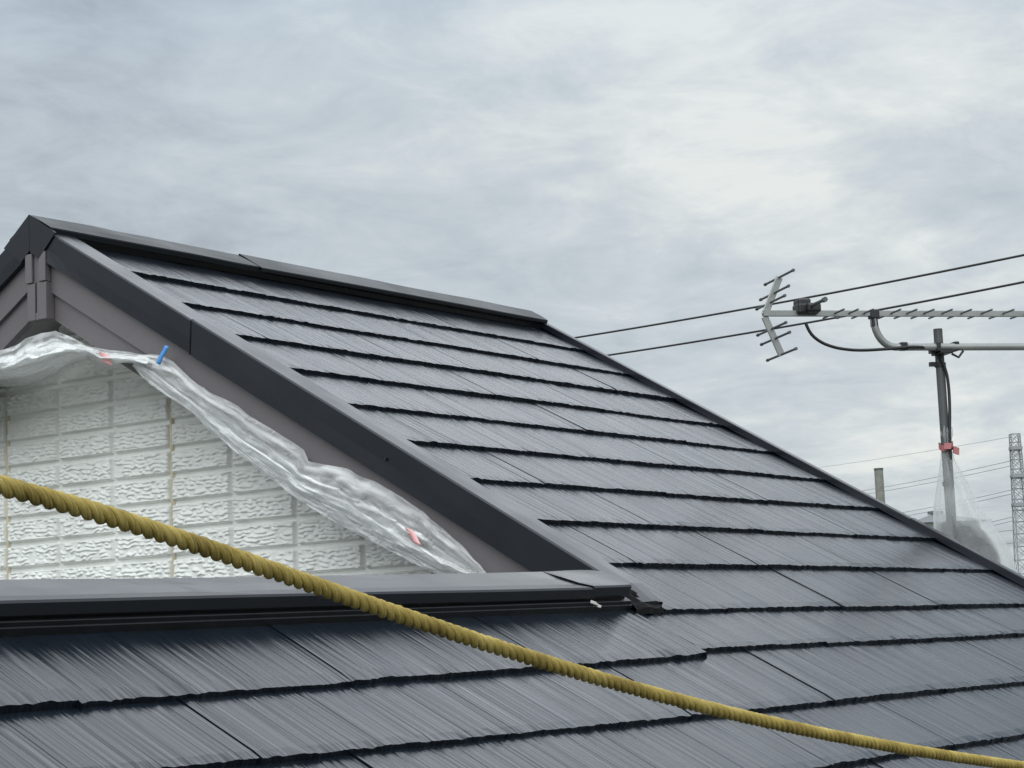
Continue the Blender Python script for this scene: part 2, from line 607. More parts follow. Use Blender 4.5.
for k in range(9):
    s0, s1 = S_WA + k * D, S_WA + (k + 1) * D
    x0, x1 = XW0, (XN if k == 0 else XWALL - .012)
    n = 40
    P = []
    for s, h in ((s0 - .01, -.008), (s1, 0), (s1, -.013)):
        P.append([mir(RP(x, s, h), YW) for x in np.linspace(x0, x1, n)])
    mb.grid(P, [[(q[0] + k * 3.1, q[1]) for q in r] for r in P])
tag(mb.build('roof_slope', M_SLATE, house), 'rear slope of the low wing')

# ---- high ridge cap: two overlapping folded lengths over a black batten
def ridge_cap(name, mat, x0, x1, ya, hap, s_lip, hlip, lipdrop, lift=0.0, rear=True, n=24, parent=house, wob=.0008):
    th = .0012
    m = MB()
    xs = np.linspace(x0, x1, n)
    w1, w2, w3 = smooth_noise(n, 3) * wob, smooth_noise(n, 4) * wob, smooth_noise(n, 5) * wob
    prof = []
    za = ya * TN + hap / CS
    def pt(x, i, j):
        sl = s_lip(x) if callable(s_lip) else s_lip
        if j == 0: return (x, ya, za + lift + w1[i])
        if j == 1:
            p = RP(x, lerp(-ya / CS, sl, .5), lerp(hap, hlip, .5) + .0003 + lift + w2[i]); return p
        if j == 2: return RP(x, sl - .0012, hlip + lift + w3[i])
        if j == 3: return RP(x, sl, hlip - .002 + lift + w3[i])
        if j == 4: return RP(x, sl + .001, hlip - lipdrop + lift + w3[i])
        if j == 5: return RP(x, sl - .012, hlip - lipdrop + lift + w3[i])
    P = []
    for i, x in enumerate(xs):
        f = [pt(x, i, j) for j in range(6)]
        r = [mir((q[0], q[1], q[2] - .007), ya) for q in f[1:]][::-1] if rear else []
        P.append(r + f)
    m.grid(P)
    o = m.build(name, mat, parent)
    sm = o.modifiers.new('thick', 'SOLIDIFY'); sm.thickness = th; sm.offset = -1
    return o


rc1 = ridge_cap('ridge_cap', M_CAP, XN - .002, .60, YA, .023, -.165, .024, .012)
tag(rc1, 'near length of folded metal ridge cap on the high ridge')
rc2 = ridge_cap('ridge_cap', M_CAP, .575, XF - .016, YA, .023, lambda x: -.157 - .020 * (x - .575) / 1.3, .021, .008, lift=.0028)
tag(rc2, 'far length of folded metal ridge cap on the high ridge')
m = MB()
for (sa, sb, h0, h1) in ((-.231, -.188, -.008, .0125), (-.2, -.178, -.008, .006)):
    for f in (lambda p: p, mir):
        m.prism([f(RP(XI + .004, sa, h0)), f(RP(XI + .004, sb, h0)), f(RP(XI + .004, sb, h1)), f(RP(XI + .004, sa, h1))],
                [f(RP(XE - .002, sa, h0)), f(RP(XE - .002, sb, h0)), f(RP(XE - .002, sb, h1)), f(RP(XE - .002, sa, h1))])
m.build('ridge_batten', M_BATTEN, house)

# ---- low wing ridge cap
lipw = lambda x: 1.628 - .026 * (x + .15)
def wing_cap(x0, x1, lift, n, name, label):
    m = MB()
    xs = np.linspace(x0, x1, n)
    w1, w2, w3 = (smooth_noise(n, 6) * .0010 for _ in range(3))
    P = []
    for i, x in enumerate(xs):
        sl = lipw(x)
        sa = 1.517 - .031 * (x + .11)
        dent = .003 * math.exp(-((x + 1.19) / .02) ** 2)
        x0_ = x
        cutx = lambda t: x - (.055 * t * (x - x0) / (x1 - x0) if x1 > -.2 else 0)
        top = RP(x, sa, .008 + lift + w1[i])
        f = [top, RP(cutx(.35), lerp(sa, sl, .35), .017 + lift + w2[i] - dent * .5), RP(cutx(.7), lerp(sa, sl, .7), .0255 + lift + w2[i] - dent), RP(cutx(1), sl - .004, .034 + lift + w3[i]),
             RP(cutx(1), sl - .001, .0325 + lift + w3[i]), RP(cutx(1), sl + .0005, .018 + lift + w3[i]), RP(cutx(1), sl - .012, .0175 + lift + w3[i])]
        r = [mir(q, top[1]) for q in f[1:]][::-1]
        P.append(r + f)
    m.grid(P)
    o = m.build(name, M_CAPW, house)
    sm = o.modifiers.new('thick', 'SOLIDIFY'); sm.thickness = .0012; sm.offset = -1
    return tag(o, label)


wing_cap(XW0 - .01, -.275, 0, 60, 'ridge_cap', 'long low ridge cap of the wing behind the rope')
wing_cap(-.288, -.111, .0028, 10, 'ridge_cap', 'short end piece of the low ridge cap at the verge')
m = MB()
for (da, db, h0, h1, xb) in ((-.028, -.006, -.008, .0165, -.165), (-.03, .004, -.008, .0105, -.155), (-.03, .007, -.008, .004, -.150)):
    xs = np.linspace(XW0, xb, 30)
    P = []
    for x in xs:
        sl = lipw(x)
        P.append([RP(x, sl + da, h0), RP(x, sl + da, h1), RP(x, sl + db - .001, h1), RP(x, sl + db, h1 - .001), RP(x, sl + db, h0)])
    m.grid(P)
m.build('ridge_batten', M_BATTEN, house)
m = MB()                               # torn sealant at the cap joint
c = np.array(RP(-.287, lipw(-.287) + .003, .012))
for k in range(4):
    a = c + np.array(RP(.004 * k, .002 + .0022 * k, -.0015 * k)) + rng.normal(size=3) * .0012
    m.box(a, .004 + random.random() * .004, .003, .003 + random.random() * .003, ((.8, -.5, -.3), (.5, .86, 0), (.26, -.15, .95)))
m.build('sealant', M_SEAL, house, bevel=.001)
m = MB()                               # crumpled end of the cap
base = np.array(RP(-.058, 1.632, .008))
u = np.linspace(0, 1, 9)
P = []
for i in range(9):
    R = []
    for j in range(7):
        x = -.150 + .098 * u[i]
        s = 1.578 + .030 * u[i] + (.066 - .03 * u[i]) * j / 6
        h = .019 * (1 - .9 * j / 6) * (1 - .7 * u[i]) + (random.gauss(0, .0022) if 0 < i and 0 < j else 0)
        R.append(RP(x + random.gauss(0, .001), s + random.gauss(0, .002), h))
    P.append(R)
m.grid(P)
for r in (P[-1], [q[-1] for q in P]):
    for p, q in zip(r[:-1], r[1:]):
        m.quad(p, q, (q[0], q[1], q[2] - .012), (p[0], p[1], p[2] - .012))
m.build('cap_end', M_SCRAP, house)

# ---- verge flashing and barge boards on both gables
def verge(xo, xi, hz0, parts, label_side, mirror_too=True):
    """folded metal along a rake: top strip xo..xi, face dropping on the xo side"""
    out = []
    sg = 1 if xi > xo else -1
    for (sa, sb, lift, lab) in parts:
        for rear in ((False, True) if mirror_too else (False,)):
            f = mir if rear else (lambda p: p)
            m = MB()
            n = max(4, int((sb - sa) / .05))
            P = []
            w1, w2 = smooth_noise(n, 5) * .0006, smooth_noise(n, 4) * .0006
            for i, s in enumerate(np.linspace(sa, sb, n)):
                o = xo - sg * lift
                hz = hz0 * (min(1, .25 + (sb - s) / .035) if sb == 1.628 else 1)
                def V(x, drop):        # point dropped vertically below the roof plane
                    p = RP(x, s, 0); return (p[0], p[1], p[2] - drop)
                R = [RP(xi, s, -.004), RP(xi + w1[i], s, hz - .0015 + lift), RP(xi - sg * .002 + w1[i], s, hz + lift), RP((xo + xi) / 2, s, hz + lift + .0005 + w2[i]),
                     RP(o + sg * .003, s, hz + lift), RP(o, s, hz - .003 + lift), V(o + w2[i], .03), V(o + w1[i], .0615 + lift), V(o + sg * .012, .063 + lift), V(o + sg * .012, .05)]
                P.append([f(q) for q in R])
            m.grid(P)
            o_ = m.build('verge_flashing', M_FLASH, house)
            sm = o_.modifiers.new('thick', 'SOLIDIFY'); sm.thickness = .001; sm.offset = 0
            if lab and not rear:
                tag(o_, lab)
            out.append(o_)
    return out


verge(XN, XI, .012, [(S_AP + .0005, .37, 0, 'upper length of dark verge flashing on the near gable'),
                     (.352, 1.628, .0022, 'long lower length of dark verge flashing on the near gable')], 'near')
m = MB()
for (dx_, w_) in ((0, .0016),):
    sA = .3535
    o_ = XN - .0022
    P = [[RP(XI - .002, sA - w_, .0128), RP(XI - .002, sA + w_, .0149)], [RP(o_ + .002, sA - w_, .0128), RP(o_ + .002, sA + w_, .0149)],
         [RP(o_ - .0013, sA - w_, .0105), RP(o_ - .0013, sA + w_, .0105)]]
    q = RP(o_ - .0014, sA, 0)
    P.append([(q[0], q[1] + w_, q[2] - .0635), (q[0], q[1] - w_, q[2] - .0635)])
    m.grid(P)
m.build('lap_seam', M_SCRAP, house)
verge(XF, XE, .013, [(S_AP + .0005, 1.2, 0, None), (1.185, S_EAVE, .002, None)], 'far')
# folded end of the ridge cap over the peak of the near gable
for xo, sg in ((XN - .0045, -1),):
    m = MB()
    ap = (xo, YA, YA * TN + .023 / CS + .0005)
    pts = [ap]
    y1, y2 = YA - .089, YA - .030
    A = [(xo, YA, ap[2]), (xo, y1, y1 * TN + .023), (xo, y2, y2 * TN - .064), (xo, YA, YA * TN - .058)]
    B = [(xo, YA, ap[2]), (xo, 2 * YA - y1, y1 * TN + .0125), (xo, 2 * YA - y2, y2 * TN - .064), (xo, YA, YA * TN - .058)]
    for Q in (A, B):
        m.prism([(p[0], p[1] + (.0006 if Q is A else -.0006) * (-1 if p[1] == YA else 0), p[2]) for p in Q], [(p[0] - sg * .0035, p[1], p[2]) for p in Q])
    m.build('ridge_end_plate', M_FLASH, house)


def rake_board(x0, x1, d0, d1, ylo, name, mat, yhi=None):
    """board following both rakes: vertical drop d0..d1 below the roof plane"""
    m = MB()
    for f in (lambda p: p, mir):
        A = [(YA, YA * TN - d0), (ylo, ylo * TN - d0), (ylo, ylo * TN - d1), (YA, YA * TN - d1)]
        m.prism([f((x0, y, z)) for y, z in A], [f((x1, y, z)) for y, z in A])
    return m.build(name, mat, house)


Y_LO = -1.40
rake_board(-.100, -.075, .030, .130, Y_LO, 'barge_board', M_FASCIA)
rake_board(-.0905, -.072, .128, .193, Y_LO, 'barge_board', M_FASCIA)
rake_board(XF - .03, XF - .06, .030, .20, -2.5, 'barge_board', M_FASCIA)
# soffit
m = MB()
for f in (lambda p: p, mir):
    A = [(YA, YA * TN - .125), (Y_LO, Y_LO * TN - .125), (Y_LO, Y_LO * TN - .135), (YA, YA * TN - .135)]
    m.prism([f((-.0715, y, z)) for y, z in A], [f((XWALL + .02, y, z)) for y, z in A])
m.build('soffit', M_SOFFIT, house)
# ornament where the two barge boards meet
m = MB()
zc = YA * TN
def bx(y0, y1, z0, z1, xa, xb):
    m.prism([(xa, y0, z0), (xa, y1, z0), (xa, y1, z1), (xa, y0, z1)], [(xb, y0, z0), (xb, y1, z0), (xb, y1, z1), (xb, y0, z1)])
yc = YA - .018
bx(yc - .034, yc + .034, zc - .135, zc - .05, -.1015, -.111)
bx(yc + .012, yc + .034, zc - .134, zc - .066, -.1125, -.119)
bx(yc - .034, yc - .012, zc - .134, zc - .066, -.1125, -.119)
m.build('gable_ornament', M_FASCIA, house, bevel=.0012)
m = MB()
bx(yc + .004, yc + .030, zc - .222, zc - .136, -.0915, -.1165)
bx(yc - .034, yc - .003, zc - .222, zc - .136, -.0915, -.1165)
bx(yc - .0028, yc + .0038, zc - .222, zc - .205, -.0915, -.1155)
bx(yc - .0028, yc + .0038, zc - .2, zc - .137, -.0915, -.104)
m.build('gable_ornament', M_FASCIA, house, bevel=.0012)
# small screw in the barge flashing
p = on_x(386, 459, XN - .003)
m = MB(); m.tube([p, p + np.array([-.004, 0, 0])], .0035, 8); m.build('screw', M_BATTEN, house)
p = on_x(378, 455.5, XN - .003)

# ---- brick-pattern siding of the near gable
BW, BH, Y0, Z0 = .188171, .0617006, .515066, -.223925
STEP_Y, STEP_Z = .0021, .0014
ys = np.arange(-1.16, .86, STEP_Y)
zs = np.arange(-.80, .04, STEP_Z)
YY, ZZ = np.meshgrid(ys, zs, indexing='ij')
by = (YY - Y0) / BW; bz = (ZZ - Z0) / BH
fy = (by - np.floor(by)); fz = (bz - np.floor(bz))
dy = np.minimum(fy, 1 - fy) * BW; dz = np.minimum(fz, 1 - fz) * BH
GY, GZ, FD = .0046, .0046, .0100
def sstep(x): x = np.clip(x, 0, 1); return x * x * (3 - 2 * x)
face = np.minimum(sstep((dy - GY) / .004), sstep((dz - GZ) / .0035))
ti = (np.floor(by) * 13 + np.floor(bz) * 7)
uu = YY + ti * .37
# courses of small wavy dents
wave = .0011 * (noise2(YY / .03 + ti, ZZ / .02 + ti * 2, 3) - .5)
zr = ZZ / .0092 + .75 * (noise2(uu / .012, ZZ / .02, 8) - .5) + .5 * noise2(uu / .05, ZZ / .05, 18)
row = np.floor(zr)
tooth = noise2(uu / .0095 + row * 5.37, row * 3.0 + .5 + ti, 5)
tooth = sstep((tooth - .33) / .26)
rowf = zr - row
chip = np.where(rowf < .2, rowf / .2, 1 - (rowf - .2) / .8 * .9) * tooth      # steep under-edge, sloping top
chip2 = noise2(uu / .006, ZZ / .004, 9)
hgt = FD * face + face * (.0050 * chip + .0012 * chip2)
edge = np.minimum(dy - GY, dz - GZ)
hgt = np.where((edge > 0) & (edge < .005), FD * face + (hgt - FD * face) * np.clip(edge / .005, 0, 1) + .001 * face, hgt)
XX = XWALL - hgt
ny, nz = YY.shape
keep_top = np.minimum(YY, 2 * YA - YY) * TN - .13
verts = np.stack([XX, YY, ZZ], -1).reshape(-1, 3)
idx = np.arange(ny * nz).reshape(ny, nz)
F = np.stack([idx[:-1, :-1], idx[:-1, 1:], idx[1:, 1:], idx[1:, :-1]], -1)
ok = (ZZ[:-1, :-1] < keep_top[:-1, :-1])
F = F[ok]
me = bpy.data.meshes.new('gable_wall')
me.from_pydata(verts.tolist(), [], F.tolist())
me.materials.append(M_WALL)
me.polygons.foreach_set('use_smooth', [True] * len(me.polygons))
gw = bpy.data.objects.new('gable_wall', me)
COL.objects.link(gw); gw.parent = house; gw.matrix_parent_inverse = house.matrix_world.inverted()
tag(gw, 'white brick-pattern siding on the near gable')
for i in (0, 3):                       # tan sealant in the panel joints
    y = Y0 - i * BW - .0015
    m = MB()
    n = 60
    P = []
    for z in np.linspace(-.80, min(y, 2 * YA - y) * TN - .2, n):
        w = .0042 + random.gauss(0, .0004)
        P.append([(XWALL + .001, y - w, z), (XWALL - .0080 + random.gauss(0, .0004), y - w * .7, z), (XWALL - .0080, y + w * .7, z), (XWALL + .001, y + w, z)])
    m.grid(P)
    m.build('sealant_joint', M_CAULK, house, smooth=True)

# ---- walls below: main block and wing
m = MB()
yb, yf = 2 * YA + 2.35, -2.35
out = [(yf, GROUND), (yf, yf * TN - .06), (YA, YA * TN - .06), (yb, yf * TN - .06), (yb, GROUND)]
m.prism([(1.80, y, z) for y, z in out], [(1.75, y, z) for y, z in out])
for y0 in (yf, yb - .05):
    m.box((.94, y0 + .025, (GROUND + yf * TN - .08) / 2), 1.62, .05, yf * TN - .08 - GROUND)
# lower part of the near gable outside the wing
ob = [(.84, GROUND), (.84, .55 * 0 - .30), (yb - .06, (2 * YA - yb + .06) * TN - .10), (yb - .06, GROUND)]
m.prism([(XWALL + .004, y, z) for y, z in ob], [(XWALL + .05, y, z) for y, z in ob])
m.build('wall', M_WALL, house)
m = MB()
yw2 = 2 * YW + 2.35
out = [(yf, GROUND), (yf, yf * TN - .06), (YW, YW * TN - .06), (min(-.05, 2 * YW - yf), (2 * YW - min(-.05, 2 * YW - yf)) * TN - .06), (min(-.05, 2 * YW - yf), GROUND)]
m.prism([(XW0 + .2, y, z) for y, z in out], [(XW0 + .25, y, z) for y, z in out])
m.box(((XW0 + .25 + .12) / 2, yf + .025, (GROUND + yf * TN - .08) / 2), .12 - XW0 - .25, .05, yf * TN - .08 - GROUND)
yy_ = out[3][0]
m.box(((XW0 + .25 + .07) / 2, yy_ - .025, (GROUND + out[3][1] - .03) / 2), .07 - XW0 - .25, .05, out[3][1] - .03 - GROUND)
m.build('wall', M_WALL, house)
# eaves: fascia and gutter
m = MB()
m.prism([RP(XW0, S_EAVE - .005, -.036), RP(XW0, S_EAVE - .03, -.036), RP(XW0, S_EAVE - .03, -.2), RP(XW0, S_EAVE - .005, -.2)],
        [RP(XF - .02, S_EAVE - .005, -.036), RP(XF - .02, S_EAVE - .03, -.036), RP(XF - .02, S_EAVE - .03, -.2), RP(XF - .02, S_EAVE - .005, -.2)])
m.build('fascia', M_FASCIA, house)
m = MB()
P = []
cy, cz = -S_EAVE * CS - .055, -S_EAVE * SN - .07
for x in (XW0, XF):
    P.append([(x, cy + .05 * math.cos(a), cz + .05 * math.sin(a)) for a in np.linspace(math.pi, 2 * math.pi, 13)])
m.grid(P)
o = m.build('gutter', M_FLASH, house, smooth=True)
sm = o.modifiers.new('thick', 'SOLIDIFY'); sm.thickness = .002

# ---------------------------------------------------------------- clear masking film under the gable
def film_material(name, lo, mid, hi):
    m, n, l, b = material(name)
    uv = n.new('ShaderNodeUVMap')
    mp = n.new('ShaderNodeMapping'); mp.inputs['Scale'].default_value = (1.3, 5, 1)
    l.new(uv.outputs[0], mp.inputs[0])
    no = N(n, 'ShaderNodeTexNoise'); no.inputs['Scale'].default_value = 1; no.inputs['Detail'].default_value = 3; no.inputs['Roughness'].default_value = .5; no.inputs['Distortion'].default_value = 1.1
    l.new(mp.outputs[0], no.inputs['Vector'])
    col = (.92, .93, .93)
    b.inputs['Base Color'].default_value = (*col, 1)
    b.inputs['Roughness'].default_value = .15
    b.inputs['Specular IOR Level'].default_value = .7
    bp = n.new('ShaderNodeBump'); bp.inputs['Strength'].default_value = .7; bp.inputs['Distance'].default_value = .016
    tc = n.new('ShaderNodeTexCoord')
    vo = n.new('ShaderNodeTexNoise'); vo.inputs['Scale'].default_value = 26; vo.inputs['Detail'].default_value = 4; vo.inputs['Distortion'].default_value = 1.6
    l.new(tc.outputs['Object'], vo.inputs['Vector'])
    rid = math_node(n, l, 'ABSOLUTE', math_node(n, l, 'SUBTRACT', vo.outputs['Fac'], .5))
    l.new(rid, bp.inputs['Height']); l.new(bp.outputs[0], b.inputs['Normal'])
    tr = n.new('ShaderNodeBsdfTransparent')
    tl = n.new('ShaderNodeBsdfTranslucent'); tl.inputs[0].default_value = (*col, 1)
    m1 = n.new('ShaderNodeMixShader'); m1.inputs[0].default_value = .25
    l.new(b.outputs[0], m1.inputs[1]); l.new(tl.outputs[0], m1.inputs[2])
    m2 = n.new('ShaderNodeMixShader')
    lw = n.new('ShaderNodeLayerWeight'); lw.inputs['Blend'].default_value = .45
    a = ramp(n, l, no.outputs['Fac'], [(.36, lo), (.52, mid), (.66, hi)])
    l.new(math_node(n, l, 'MULTIPLY_ADD', lw.outputs['Facing'], .75, a, clamp=True), m2.inputs[0])
    l.new(tr.outputs[0], m2.inputs[1]); l.new(m1.outputs[0], m2.inputs[2])
    l.new(m2.outputs[0], n['Material Output'].inputs[0])
    return m


M_FILM = film_material('clear_masking_film', .18, .30, .44)
M_FILMD = film_material('gathered_masking_film', .34, .50, .66)


def film(name, tops, bots, label, layers, nu=150, nv=34, xt=-.116, xb=-.098, seed=1, folds=3.2, amp=.011, split=None):
    g = np.random.default_rng(seed)
    m0, m1 = MB(), MB()
    us = np.linspace(0, 1, nu)
    T, B = poly_at(tops, us), poly_at(bots, us)
    for li, (v0, v1, dx, ampk) in enumerate(layers):
        ph = g.random(4) * 6.28
        drift = smooth_noise(nu, 22, g) * 1.1
        drift2 = smooth_noise(nu, 9, g) * .8
        ed = smooth_noise(nu, 7, g) * .012
        P = []
        for i, u in enumerate(us):
            R = []
            for j in range(nv):
                w = j / (nv - 1)
                v = lerp(v0 + ed[i], v1, w)
                v = max(0, min(1, v))
                q = lerp(T[i], B[i], v)
                X = lerp(xt, xb, max(0, v - .5) * 2) + dx
                tri = lambda q: math.asin(math.sin(q)) / 1.5708
                a = (tri(6.28 * folds * v + ph[0] + drift[i]) * .5 + tri(6.28 * folds * 3.3 * v + ph[3] + drift2[i] * 1.6 + 5 * u) * .28 + math.sin(6.28 * folds * 1.9 * v + ph[1] + drift2[i] + 2 * u) * .22)
                env = min(1, 6 * v + .15) * min(1, 6 * (1 - v) + .1)
                X -= amp * ampk * (a * .9 + .35) * env * (.45 + .9 * math.sin(math.pi * v))
                p = on_x(q[0], q[1], X)
                R.append(p)
            P.append(R)
        P = np.array(P)
        crk = g.normal(size=(nu // 5 + 2, nv // 4 + 2)) * .0030        # creases
        ii, jj = np.arange(nu) / 5, np.arange(nv) / 4
        for i in range(nu):
            a0, fa = int(ii[i]), ii[i] % 1
            for j in range(nv):
                b0, fb = int(jj[j]), jj[j] % 1
                c = (crk[a0, b0] * (1 - fa) + crk[a0 + 1, b0] * fa) * (1 - fb) + (crk[a0, b0 + 1] * (1 - fa) + crk[a0 + 1, b0 + 1] * fa) * fb
                P[i, j, 0] -= abs(c) * ampk
        (m1 if li else m0).grid(P, [[(i / nu * 4 + li * 7.3 + seed, lerp(v0, v1, j / (nv - 1)) + li * 3.1) for j in range(nv)] for i in range(nu)])
    o = m0.build(name, M_FILM, None, smooth=True)
    m1.build('gathered_fold', M_FILMD, o, smooth=True)
    return tag(o, label, 'plastic sheet')


tB = [(138, 355), (150, 354), (163, 355), (175, 362), (190, 378), (210, 392), (232, 402), (240, 406), (250, 416), (270, 428), (290, 440), (304, 450), (309, 461), (322, 464),
      (350, 469), (378, 483), (404, 498), (424, 512), (440, 526), (461, 544), (476, 560), (492, 578)]
bB = [(134, 366), (142, 377), (169, 397), (189, 410), (214, 432), (235, 451), (257, 467), (286, 490), (297, 498), (331, 520), (364, 537), (411, 562), (439, 575), (470, 584), (492, 586)]
film('plastic_sheet', tB, bB, 'long gathered strip of clear plastic sheet running down below the dark verge', [(0, 1, 0, 1.0), (.40, 1, .004, 1.3), (.62, 1, -.007, 1.0)], seed=4, folds=1.1)
tA = [(-40, 380), (-20, 366), (0, 351), (15, 346), (28, 338), (42, 333), (58, 331), (70, 336), (88, 346), (110, 350), (130, 352), (152, 356)]
bA = [(-40, 420), (-15, 400), (0, 387), (25, 386), (42, 380), (56, 373), (70, 364), (88, 358), (97, 367), (112, 370), (130, 369), (143, 372)]
film('plastic_sheet', tA, bA, 'crumpled clear plastic sheet bunched under the gable peak', [(0, 1, 0, 1.0), (.22, .8, -.004, 1.4), (.35, .75, -.008, 1.0)], seed=9, folds=1.0, amp=.016, nu=120, xb=.03)
# tape holding it
def tape(name, pts, w, X, mat, label, cat):
    m = MB()
    P = []
    for (x, y) in poly_at(pts, np.linspace(0, 1, 8)):
        P.append([on_x(x - w / 2, y - w * .2, X), on_x(x, y, X - .002), on_x(x + w / 2, y + w * .2, X)])
    m.grid(P)
    o = m.build(name, mat, None, smooth=True)
    s_ = o.modifiers.new('thick', 'SOLIDIFY'); s_.thickness = .0006
    return tag(o, label, cat)


tape('tape_strip', [(167, 346), (164.5, 351), (161, 357), (158, 364)], 4.2, -.134, M_BLUE, 'short strip of blue tape holding the plastic to the barge board', 'tape')
tape('tape_strip', [(104, 353), (106, 358), (107, 364)], 11, -.143, M_PINK, 'faded red tape piece on the bunched film left of the blue tape', 'tape')
tape('tape_strip', [(409, 529), (413, 536), (417, 544)], 9, -.134, M_PINK, 'faded red tape piece on the film at the low end of the gable', 'tape')

# ---------------------------------------------------------------- rope
RX = np.array([0, 200, 330, 512, 640, 800, 900, 1024.])
RY = np.array([485.7, 546, 591, 649.7, 694.5 - 2, 728.5, 747.5, 766.8])
cf = np.polyfit(RX, RY, 4)
path = []
for x in np.linspace(-90, 1120, 60):
    iz = lerp(1 / 1.17, 1 / 2.45, x / 1024)
    path.append(at(x, np.polyval(cf, x), 1 / iz))
path = np.array(path)
L_ = np.concatenate([[0], np.cumsum(np.linalg.norm(np.diff(path, axis=0), axis=1))])
PITCH, RR = .0318, .0130 / 2
rs = RR * .495
n = int(L_[-1] / PITCH * 16)
ss = np.linspace(0, L_[-1], n)
cen = np.stack([np.interp(ss, L_, path[:, k]) for k in range(3)], -1)
tan = np.gradient(cen, axis=0); tan /= np.linalg.norm(tan, axis=1)[:, None]
uu_ = np.cross(tan, [0, 0, 1.0]); uu_ /= np.linalg.norm(uu_, axis=1)[:, None]
ww_ = np.cross(uu_, tan)
m = MB()
for k in range(3):
    a = -2 * math.pi * ss / PITCH + k * 2 * math.pi / 3
    c = cen + (RR - rs) * 1.02 * (np.cos(a)[:, None] * uu_ + np.sin(a)[:, None] * ww_)
    m_r = rs * (1 + .04 * smooth_noise(n, 11))
    i0 = len(m.v)
    tg = np.gradient(c, axis=0); tg /= np.linalg.norm(tg, axis=1)[:, None]
    rad = (c - cen) / np.linalg.norm(c - cen, axis=1)[:, None]
    b1 = np.cross(tg, rad); b1 /= np.linalg.norm(b1, axis=1)[:, None]
    n1 = np.cross(b1, tg)
    ring = 12
    P, U = [], []
    for i in range(n):
        q = [c[i] + m_r[i] * (math.cos(2 * math.pi * j / ring) * n1[i] + math.sin(2 * math.pi * j / ring) * b1[i]) for j in range(ring)]
        P.append(q); U.append([(ss[i], j / ring + k) for j in range(ring)])
    m.grid(P, U, close_v=True)


def rope_material():
    mt, n, l, b = material('yellow_rope_fibre')
    uv = n.new('ShaderNodeUVMap')
    mp = n.new('ShaderNodeMapping'); mp.inputs['Scale'].default_value = (55, 34, 1); mp.inputs['Rotation'].default_value = (0, 0, 0)
    l.new(uv.outputs[0], mp.inputs[0])
    t = N(n, 'ShaderNodeTexNoise'); t.inputs['Scale'].default_value = 1; t.inputs['Detail'].default_value = 5; t.inputs['Roughness'].default_value = .65
    l.new(mp.outputs[0], t.inputs['Vector'])
    tc = n.new('ShaderNodeTexCoord')
    t2 = N(n, 'ShaderNodeTexNoise'); t2.inputs['Scale'].default_value = 35; t2.inputs['Detail'].default_value = 4
    l.new(tc.outputs['Object'], t2.inputs['Vector'])
    f = math_node(n, l, 'MULTIPLY_ADD', t.outputs['Fac'], .6, math_node(n, l, 'MULTIPLY', t2.outputs['Fac'], .4))
    c = ramp(n, l, f, [(.36, (.15, .10, .022)), (.5, (.385, .285, .063)), (.64, (.58, .46, .155))])
    l.new(c, b.inputs['Base Color'])
    b.inputs['Roughness'].default_value = .75
    bp = n.new('ShaderNodeBump'); bp.inputs['Distance'].default_value = .0012
    l.new(t.outputs['Fac'], bp.inputs['Height']); l.new(bp.outputs[0], b.inputs['Normal'])
    return mt


M_ROPE = rope_material()
# loose fibres
for k in range(2400):
    i = random.randrange(2, n - 2)
    a = random.random() * 6.283
    p = cen[i] + RR * (math.cos(a) * uu_[i] + math.sin(a) * ww_[i]) * .93
    dr = (math.cos(a) * uu_[i] + math.sin(a) * ww_[i]) * random.uniform(.2, .7) + tan[i] * random.choice((-1, 1)) * random.uniform(.5, 1)
    ln = random.uniform(.0015, .0048)
    q = p + dr * ln
    w = np.cross(dr, tan[i]); w = w / (np.linalg.norm(w) + 1e-9) * .00007
    m.quad(p - w, p + w, q + w * .4, q - w * .4)
tag(m.build('rope', M_ROPE, None, smooth=True), 'taut twisted yellow rope crossing in front of the wall and roof', 'rope')

# ---------------------------------------------------------------- television antenna on its mast
MX, MY = 2.10, -1.045
ant = empty('television_antenna', (MX, MY, GROUND), 'aluminium television antenna on a grey mast beyond the far verge', 'antenna')
azb = math.radians(-54.31 + 14)
bdir = np.array([math.cos(azb), math.sin(azb), 0])
edir = np.array([math.cos(azb - math.pi / 2), math.sin(azb - math.pi / 2), 0])


def apl(x, y, off=0.0):               # pixel onto the boom's vertical plane
    return on_plane(x, y, np.array([MX, MY, 0]) + edir * off, edir)


zt = apl(938, 329)[2]
m = MB()
m.tube([(MX, MY, GROUND), (MX, MY, zt)], .0127, 14)
m.build('mast', M_GALV, ant, smooth=False)
for z in (-1.35, -2.2):                # wall brackets below the verge
    m = MB()
    m.box(((MX + 1.80) / 2, MY, z), MX - 1.80 + .02, .03, .03)
    m.box((1.806, MY, z), .01, .12, .12)
    m.box((MX + .014, MY, z), .01, .05, .05)
    m.build('wall_bracket', M_GALV, ant)
OB = .034                              # boom and arm stand in front of the mast
zb = apl(780, 313.5, OB)[2]
pb0, pb1 = apl(763, 315, OB), apl(1115, 313, OB)
pb0[2] = pb1[2] = zb
m = MB()
m.box((pb0 + pb1) / 2, np.linalg.norm(pb1 - pb0), .015, .015, (bdir, edir, (0, 0, 1)))
m.build('boom', M_ALU, ant)


def bp_(x):                           # point on the boom at image column x
    p = apl(x, 313.5, OB); p[2] = zb; return p


